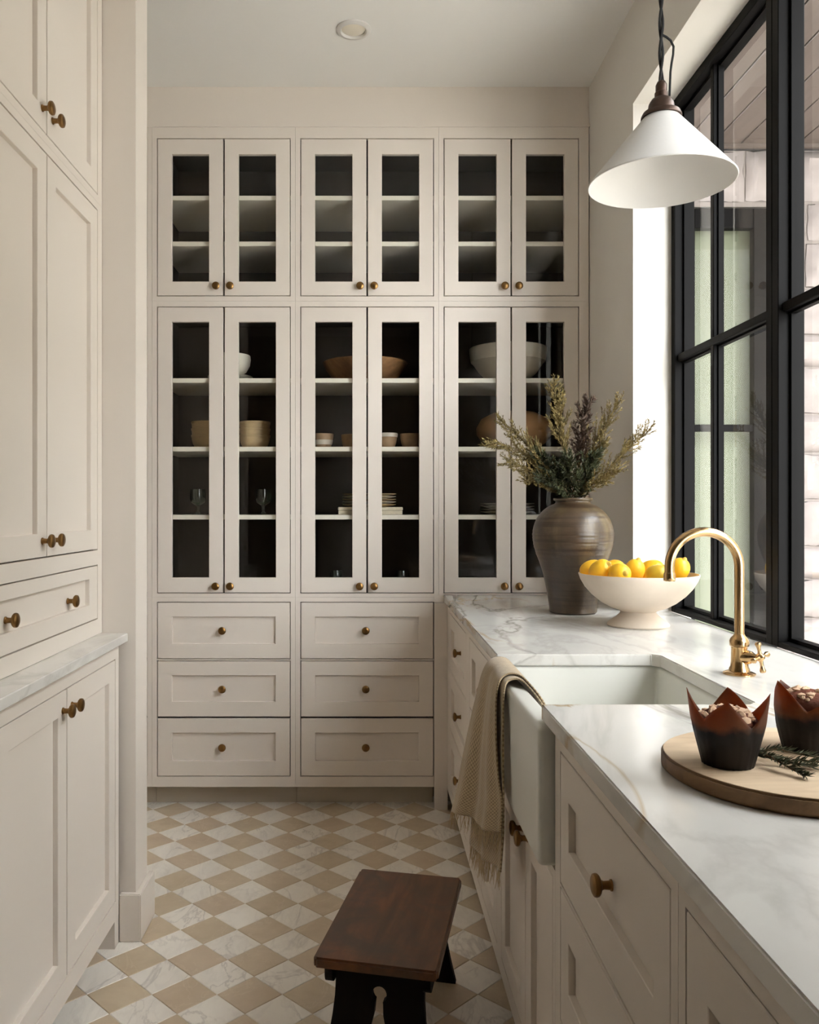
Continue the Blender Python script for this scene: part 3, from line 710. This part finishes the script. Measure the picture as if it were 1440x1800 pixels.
spots = [((1041, 1002), 2.72, 'lemon at the left edge of the bowl, half behind another', (.3, 1.2, 0)), ((1056, 1003), 2.64, 'second lemon from the left in the footed bowl', (.9, .4, .3)),
         ((1078, 1002), 2.76, 'lemon at the back between the second and the lowest one', (1.2, .2, .8)), ((1089, 1009), 2.59, 'lowest lemon at the front left of the bowl', (1.35, 1.0, 0)),
         ((1115, 1004), 2.70, 'lemon in the middle of the bowl, right of the lowest one', (.2, .3, 0)), ((1146, 1002), 2.74, 'lemon at the back, left of the tap spout', (1.3, .1, 1.0)),
         ((1154, 1009), 2.60, 'small greenish lemon in front, beside the tap nozzle', (1.2, .8, .5)), ((1193, 1002), 2.68, 'rightmost lemon, right of the tap spout', (.5, .2, .4))]
for (px, py), y, lb, rot in spots:
    c = vpt(px, py, y); g = 'greenish' in lb
    t = thing('lemon', lb, 'lemon', c, 'lemons in the footed bowl'); t.rotation_euler = rot
    k = (.86 if g else 1.0)*R.uniform(.96, 1.04); t.scale = (k, k, k)
    for nm, me in (('body', lem_gr if g else lem_me), ('tip', nub_me)):
        o = bpy.data.objects.new(nm, me); COL.objects.link(o); o.parent = t
# fruit under the visible ones, carrying them
for q in range(5):
    a = q*1.2566+.3; c = (OX+.078*math.cos(a), OY+.078*math.sin(a), CT+.108)
    t = thing('lemon', 'lemon in the hidden lower layer, buried under the others in the bowl', 'lemon', c, 'buried lemons in the footed bowl'); t.rotation_euler = (PI/2, 0, a)
    for nm, me in (('body', lem_me), ('tip', nub_me)):
        o = bpy.data.objects.new(nm, me); COL.objects.link(o); o.parent = t

# ------------------------------------------------------------------ board, muffins, rosemary
BC = (.602, 1.170); bt = .024
t = thing('cutting_board', 'round pale wooden cutting board with a dark bark-brown edge', 'cutting board', (BC[0], BC[1], CT))
def oval(s=1.0, n=72, wob=.004):
    return [(BC[0]+(.187*s+wob*math.sin(3*a+1))*math.cos(a), BC[1]+(.172*s+wob*math.sin(2*a))*math.sin(a)) for a in (2*PI*i/n for i in range(n))]
o = obj('rim', MB().prism(oval(), CT+.0006, CT+bt-.0008, .003), M['board_edge'], t, True)
obj('face', MB().prism(oval(.984), CT+bt-.0012, CT+bt, .0004), M['board'], t, True)

def muffin(label, c, rz, sc_, cake_h):
    z0 = CT+bt+.0006
    t = thing('muffin', label, 'muffin', (c[0], c[1], z0), 'muffins on the cutting board')
    n, m = 64, 14; vs, fs = [], []
    def tri(th):                                    # four pointed flaps
        u = ((th/(PI/2)) % 1.0); return 1-abs(u-.5)/.5
    for j in range(m+1):
        v = j/m
        for i in range(n):
            th = 2*PI*i/n; p = tri(th+rz); h = (.056+.034*p**1.15)*(1+.07*math.sin(th*2+rz))
            z = h*v; r = .0305+.25*min(z, .056)+.06*max(0, z-.056)*(1+p)
            r += .0006*math.sin(th*24)*(1 if v < .6 else .3)
            fold = (1-p)*max(0, v-.5)*.012
            vs.append((sc_*(r-fold)*math.cos(th), sc_*(r-fold)*math.sin(th), sc_*z))
    for j in range(m):
        for i in range(n):
            k = (i+1) % n; fs.append((j*n+i, j*n+k, (j+1)*n+k, (j+1)*n+i))
    fs.append(tuple(range(n-1, -1, -1)))
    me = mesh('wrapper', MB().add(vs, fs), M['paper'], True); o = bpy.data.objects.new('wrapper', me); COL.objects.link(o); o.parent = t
    md = o.modifiers.new('thickness', 'SOLIDIFY'); md.thickness = .0007; md.offset = 0
    ck = MB(); pr = [(.001,.003), (.0275,.003), (.031,.024), (.0345,.046), (.036,cake_h), (.033,cake_h+.008), (.022,cake_h+.015), (.010,cake_h+.018), (.0005,cake_h+.019)]
    ck.lathe([(r*sc_, z*sc_) for r, z in pr], 36)
    ck.v = [(x*(1+.03*math.sin(9*z*40+x*200)), y*(1+.03*math.sin(y*260)), z+(.0015*math.sin(x*330)*math.cos(y*290) if z > .04 else 0)) for x, y, z in ck.v]
    me = mesh('cake', ck, M['cake'], True); o = bpy.data.objects.new('cake', me); COL.objects.link(o); o.parent = t
    cr = MB()
    for q in range(46):
        a = R.uniform(0, 2*PI); rr = .032*math.sqrt(R.random())
        cr.blob((rr*math.cos(a)*sc_, rr*math.sin(a)*sc_, sc_*(cake_h+.018-9*rr*rr)), R.uniform(.003, .0065)*sc_, 1, .25, (1, 1, .8))
    me = mesh('crumbs', cr, M['crumb'], True); o = bpy.data.objects.new('crumbs', me); COL.objects.link(o); o.parent = t; o['kind'] = 'stuff'
    return t
muffin('muffin in pointed brown paper at the left on the cutting board', (.489, 1.148), 1.187, 1.07, .052)
muffin('muffin with crumbly pale topping at the right on the cutting board', (.632, 1.215), .48, 1.07, .062)

def rosemary(label, pts):
    z0 = CT+bt
    t = thing('rosemary_sprig', label, 'rosemary', pts[0], 'rosemary sprigs on the board')
    st = MB().tube(pts, [.0014]*len(pts), 6); nd = MB()
    P_ = [Vector(p) for p in pts]
    for q in range(150):
        u = R.random()*(len(P_)-1); i = min(int(u), len(P_)-2); c = P_[i].lerp(P_[i+1], u-i); d = (P_[i+1]-P_[i]).normalized()
        a = R.uniform(-.2, PI+.2); s = d.cross(Vector((0,0,1))).normalized()
        dd = d*R.uniform(.5, 1.0)+s*math.cos(a)*.8+Vector((0,0,1))*max(-.1, math.sin(a))*.6
        leaf(nd, c, dd, R.uniform(.010, .016), .0011)
    nd.v = [(x, y, max(z, z0+.0006)) for x, y, z in nd.v]
    obj('stem', st, M['twig'], t); obj('needles', nd, M['rosemary'], t, kind='stuff')
zb = CT+bt
rosemary('rosemary sprig lying against the left muffin', [(.525, 1.150, zb+.012), (.548, 1.142, zb+.009), (.57, 1.128, zb+.006), (.59, 1.118, zb+.004)])
rosemary('rosemary sprig pointing towards the front rim of the board', [(.535, 1.135, zb+.016), (.545, 1.115, zb+.011), (.553, 1.096, zb+.007), (.560, 1.082, zb+.004)])
rosemary('rosemary sprig with pale stem between the two muffins', [(.525, 1.17, zb+.008), (.56, 1.160, zb+.016), (.60, 1.140, zb+.012), (.655, 1.115, zb+.004)])
rosemary('rosemary sprig at the right, in front of the right muffin', [(.575, 1.145, zb+.006), (.605, 1.120, zb+.010), (.635, 1.095, zb+.007), (.665, 1.075, zb+.004)])

# ------------------------------------------------------------------ towel
def catm(P, u):
    n = len(P)-1; x = min(u*n, n-1e-6); i = int(x); f = x-i
    p0, p1, p2, p3 = P[max(i-1, 0)], P[i], P[i+1], P[min(i+2, n)]
    return .5*((2*p1)+(-p0+p2)*f+(2*p0-5*p1+4*p2-p3)*f*f+(-p0+3*p1-3*p2+p3)*f**3)
t = thing('towel', 'beige woven linen towel with fringed ends hanging over the sink front', 'towel', (.30, 2.0, .9))
def sheet(far, near, fold, ns=64, nt=30, off=0):
    far = [Vector(p) for p in far]; near = [Vector(p) for p in near]
    me = MB(); uv = []; end = []
    for i in range(ns+1):
        s = i/ns; a, b = catm(far, s), catm(near, s); row = []
        g = max(0, (s-.35)/.65)
        for j in range(nt+1):
            k = j/nt; p = a.lerp(b, k)
            amp = fold*g*math.sin(PI*min(1, k*1.05))**.5
            wv = math.sin(k*2*PI*1.5+.6+off)+.35*math.sin(k*2*PI*3.3+1.7+s*2)
            p = p+Vector((-1, -.35, 0))*(amp*wv*.6)+Vector((0, 0, .004*math.sin(k*7+off)*g))
            me.v.append(tuple(p)); row.append(p); uv.append((k, s))
        end = row
    for i in range(ns):
        for j in range(nt):
            q = i*(nt+1)+j; me.f.append((q, q+1, q+nt+2, q+nt+1))
    return me, uv, end
def cloth_obj(name, me, uv, parent):
    o = obj(name, me, M['cloth'], parent, True)
    l = o.data.uv_layers.new(name='weave')
    for lp in o.data.loops: l.data[lp.index].uv = uv[lp.vertex_index]
    md = o.modifiers.new('thickness', 'SOLIDIFY'); md.thickness = .0035; md.offset = 0
    return o
# outer layer: from inside the basin, over the front rim, down the apron
far = [(.385,2.120,.800), (.376,2.125,.868), (.352,2.128,.906), (.318,2.130,.908), (.294,2.130,.880), (.272,2.130,.80), (.246,2.132,.68), (.228,2.135,.58), (.214,2.138,.520)]
near = [(.385,1.790,.812), (.378,1.800,.868), (.352,1.905,.903), (.320,1.930,.906), (.296,1.915,.880), (.288,1.890,.80), (.290,1.870,.70), (.296,1.850,.635), (.292,1.845,.575)]
me, uv, end = sheet(far, near, .019)
cloth_obj('cloth', me, uv, t)
far2 = [(.381,2.10,.80), (.372,2.10,.862), (.350,2.10,.8995), (.320,2.10,.9010), (.3015,2.10,.878), (.290,2.09,.80), (.270,2.08,.68), (.258,2.06,.56), (.250,2.05,.470)]
near2 = [(.381,1.760,.80), (.374,1.775,.862), (.350,1.880,.8975), (.322,1.900,.8995), (.3060,1.885,.878), (.302,1.875,.80), (.300,1.860,.70), (.298,1.845,.59), (.290,1.835,.495)]
me2, uv2, end2 = sheet(far2, near2, .008, off=2)
cloth_obj('under_layer', me2, uv2, t)
for en in (end, end2):
    fg = MB()
    for q in range(80):
        u = R.random()*(len(en)-1); i = min(int(u), len(en)-2); p = en[i].lerp(en[i+1], u-i)
        l = R.uniform(.026, .046); dx, dy = R.uniform(-.010, .008), R.uniform(-.012, .012)
        fg.tube([p+Vector((0,0,.004)), p+Vector((dx*.5-.002, dy*.4, -l*.5)), p+Vector((dx-.001, dy, -l))], [.0011, .0009, .0005], 4)
    obj('fringe', fg, M['fringe'], t, kind='stuff')

# ------------------------------------------------------------------ stool
SX, SY2, SA = .069, 2.122, -math.radians(12.5); ST = .27
t = thing('stool', 'dark brown wooden step stool with worn top on the checkerboard floor', 'stool', (SX, SY2, 0)); t.rotation_euler = (0, 0, SA)
def local(name, mb, mat, parent, smooth=False):
    o = bpy.data.objects.new(name, mesh(name, mb, mat, smooth)); COL.objects.link(o); o.parent = parent; return o
tp = MB().prism([(-.136,-.245), (.136,-.245), (.1425,-.238), (.1425,.238), (.136,.245), (-.136,.245), (-.1425,.238), (-.1425,-.238)], ST-.024, ST, .005)
local('seat', tp, M['stool'], t)
def rail(x0, x1):
    P_ = [(-.215, ST-.0245), (.215, ST-.0245)]
    for i in range(7):
        a = PI/2*i/6; P_.append((.190+.025*math.cos(a), ST-.052-.022*math.sin(a)))
    for i in range(7):
        a = PI/2+PI/2*i/6; P_.append((-.190+.025*math.cos(a), ST-.052-.022*math.sin(a)))
    m = MB(); n = len(P_)
    m.add([(x0, y, z) for y, z in P_]+[(x1, y, z) for y, z in P_], [tuple(range(n)), tuple(range(2*n-1, n-1, -1))]+[(i, (i+1) % n, n+(i+1) % n, n+i) for i in range(n)]); return m
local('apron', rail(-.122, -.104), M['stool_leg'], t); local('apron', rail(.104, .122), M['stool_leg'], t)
def leg_outline():
    L = []; top = ST-.0245
    # right outer edge downwards (flared), foot, inner ogee to the keyhole, mirrored
    Rr = [(.1035, top), (.1035, .20), (.104, .16), (.108, .12), (.116, .07), (.126, .02), (.130, 0), (.062, 0), (.060, .015), (.050, .045), (.034, .070), (.018, .102), (.011, .130), (.0095, .155)]
    ky = [(.0095, .155)]
    for i in range(0, 9):
        a = -PI*.33+ (PI*.33+PI/2)*i/8; ky.append((.0175*math.cos(a), .172+.0175*math.sin(a)))
    right = Rr+ky[1:]
    left = [(-x, z) for x, z in right[::-1] if x > 1e-6]
    return right+left
def leg(y, lean):
    P_ = leg_outline(); n = len(P_); m = MB(); h = ST-.0245; th = .020
    def q(x, z, o): return (x, y+lean*(1-z/h)+o, z)
    bm = bmesh.new(); f = bm.faces.new([bm.verts.new(q(x, z, -th/2)) for x, z in P_]); e = bmesh.ops.extrude_face_region(bm, geom=[f])
    for g in e['geom']:
        if isinstance(g, bmesh.types.BMVert): g.co.y += th
    bmesh.ops.triangulate(bm, faces=[f for f in bm.faces if len(f.verts) > 4]); bmesh.ops.recalc_face_normals(bm, faces=bm.faces[:])
    return m.bm(bm)
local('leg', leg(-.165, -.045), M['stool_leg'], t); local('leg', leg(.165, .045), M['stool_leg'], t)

# ------------------------------------------------------------------ things on the shelves
S1, S2, S3, S0 = 1.848, 1.552, 1.258, .9045+.016
def cup(prof, wall=.004):
    """outer profile closed by an inner one"""
    inn = [(max(r-wall, .0005), z+(wall if i == 0 else 0)) for i, (r, z) in enumerate(prof)]
    return prof+[(prof[-1][0]-wall*.5, prof[-1][1]+wall*.4)]+inn[::-1]
def bowl(name, label, cat, c, prof, mat, group=None, wall=.004, extra=None, n=40):
    t = thing(name, label, cat, c, group)
    obj('body', MB().lathe([(.0006, prof[0][1])]+cup(prof, wall)+[(.0006, prof[0][1]+wall)], n, c, closed=True), mat, t, True)
    if extra: extra(t)
    return t
def hx_(px, Y): return (px-645)*Y/F
stk = [(.040,0), (.052,.006), (.062,.022), (.0675,.042), (.069,.062)]
for cx, who in ((364, 'left stack of tan bowls behind the left door'), (448, 'right stack of tan bowls behind the right door')):
    for k, w_ in enumerate(('bottom', 'middle', 'top')):
        y = 3.82; nm = '%s bowl of the %s' % (w_, who)
        c = (hx_(cx, y), y, S2+.0006+k*.0295)
        bowl('stacking_bowl', nm, 'bowl', c, stk, M['tan_ceramic'], 'tan bowls stacked in the left cabinet',
             extra=lambda t, c=c: obj('rim_band', MB().lathe([(.0688,.052), (.0700,.053), (.0704,.062), (.0688,.0635)], 40, c, closed=True), M['tan_ceramic'], t, True))
yc = 3.83; cx = hx_(405, yc)
plate = [(.055,0), (.060,.002), (.085,.006), (.101,.0105)]
for k in range(4):
    bowl('plate', ('lowest', 'second', 'third', 'topmost')[k]+' white plate under the white bowl on the high shelf', 'plate', (cx, yc, S1+.0006+k*.0068), plate, M['white_ceramic'], 'white plates under the white bowl', .003)
bowl('serving_bowl', 'round white bowl on top of the white plates, high in the left cabinet', 'bowl', (cx, yc, S1+.032), [(.038,0), (.045,.004), (.072,.022), (.088,.050), (.092,.078), (.090,.094)], M['white_ceramic'])
def goblet(px, y, z, label, k=1.0, group='clear goblets'):
    c = (hx_(px, y), y, z+.0006)
    t = thing('goblet', label, 'glass', c, group)
    P_ = [(.0006,.0), (.030,.0), (.031,.003), (.016,.006), (.0085,.012), (.0075,.034), (.010,.040)]
    obj('foot', MB().lathe([(r*k, q*k) for r, q in P_]+[(.0005, .042*k)], 28, c, closed=True), M['goblet'], t, True)
    B_ = [(.0006,.0405), (.012,.042), (.028,.052), (.035,.068), (.0355,.090), (.033,.112), (.0315,.112), (.034,.090), (.0335,.070), (.027,.055), (.0006,.046)]
    obj('cup', MB().lathe([(r*k, q*k) for r, q in B_], 28, c, closed=True), M['goblet'], t, True)
goblet(348, 3.75, S3, 'clear goblet behind the left door of the bowl cabinet'); goblet(463, 3.76, S3, 'clear goblet behind the right door of the bowl cabinet')
goblet(591, 3.76, S0, 'clear glass at the bottom left of the middle cabinet', .8); goblet(707, 3.76, S0, 'clear glass at the bottom right of the middle cabinet', .8)
y = 3.87
bowl('wooden_bowl', 'wide carved wooden bowl on the high shelf of the middle cabinet', 'bowl', (hx_(642, y), y, S1+.0006), [(.110,0), (.122,.004), (.150,.030), (.178,.066), (.194,.098)], M['bowl_wood'], None, .011)
for px, lb, mt in ((569, 'small bowl with white dipped base at the left of the four', 'glaze'), (617, 'dark small bowl second of the four, partly behind the door edge', 'small_bowl'), (681, 'small bowl with thick white glazed rim, third of the four', 'glaze'), (721, 'small brown bowl at the right end of the four', 'small_bowl')):
    y = 3.80; c = (hx_(px, y), y, S2+.0006); k = .0105
    P_ = [(.026,0), (.031,.003), (.040,.026), (.044,.050), (.046,.066)] if px != 617 else [(.028,0), (.033,.003), (.040,.026), (.043,.050), (.044,.062)]
    ex = (lambda t, c=c, px=px: obj('glaze_band', MB().lathe([(.0446,.052), (.0462,.052), (.0476,.066), (.0455,.0695)] if px != 569 else [(.0372,.018), (.0404,.026), (.0424,.038), (.0420,.040)], 32, c, closed=True), M['glaze'], t, True)) if px != 721 and px != 617 else None
    bowl('small_bowl', lb, 'bowl', c, P_, M['small_bowl'], 'four small bowls on the middle shelf', extra=ex, n=32)
y = 3.81
t = thing('storage_box', 'flat cream box under the stacked plates in the middle cabinet', 'box', (hx_(651, y), y, S3+.0006))
bx = WO[t.name]; obj('tray', MB().box((bx.x-.140, y-.11, bx.z), (bx.x+.140, y+.11, bx.z+.018), .002), M['linen_box'], t); obj('lid', MB().box((bx.x-.142, y-.112, bx.z+.0185), (bx.x+.142, y+.112, bx.z+.033), .003), M['linen_box'], t)
for k in range(5):
    bowl('plate', ('lowest', 'second lowest', 'middle', 'second highest', 'topmost')[k]+' tan plate of the stack on the cream box', 'plate', (bx.x-.004, y, bx.z+.0338+k*.0118), [(.070,0), (.078,.002), (.108,.007), (.121,.0105)], M['white_ceramic'] if k % 2 else M['tan_ceramic'], 'plates stacked on the cream box', .004)
y = 3.87
bowl('serving_bowl', 'big white footed bowl on the high shelf beside the window wall', 'bowl', (hx_(893, y), y, S1+.0006), [(.070,0), (.076,.004), (.092,.020), (.130,.055), (.160,.098), (.166,.106), (.168,.104), (.175,.140), (.176,.164)], M['white_ceramic'], None, .007)
bowl('round_pot', 'round terracotta pot on the shelf behind the tallest branch', 'pot', (hx_(904, y), y, S2+.0006), [(.080,0), (.100,.004), (.140,.030), (.170,.070), (.172,.100), (.150,.140), (.110,.162), (.100,.166)], M['terracotta'], None, .007)
for k in range(4):
    bowl('plate', ('lowest', 'second lowest', 'second highest', 'topmost')[k]+' white plate of the stack behind the vase', 'plate', (hx_(892, y), y, S3+.0006+k*.0125), [(.070,0), (.078,.002), (.105,.008), (.122,.0115)], M['white_ceramic'], 'white plates behind the vase', .004)
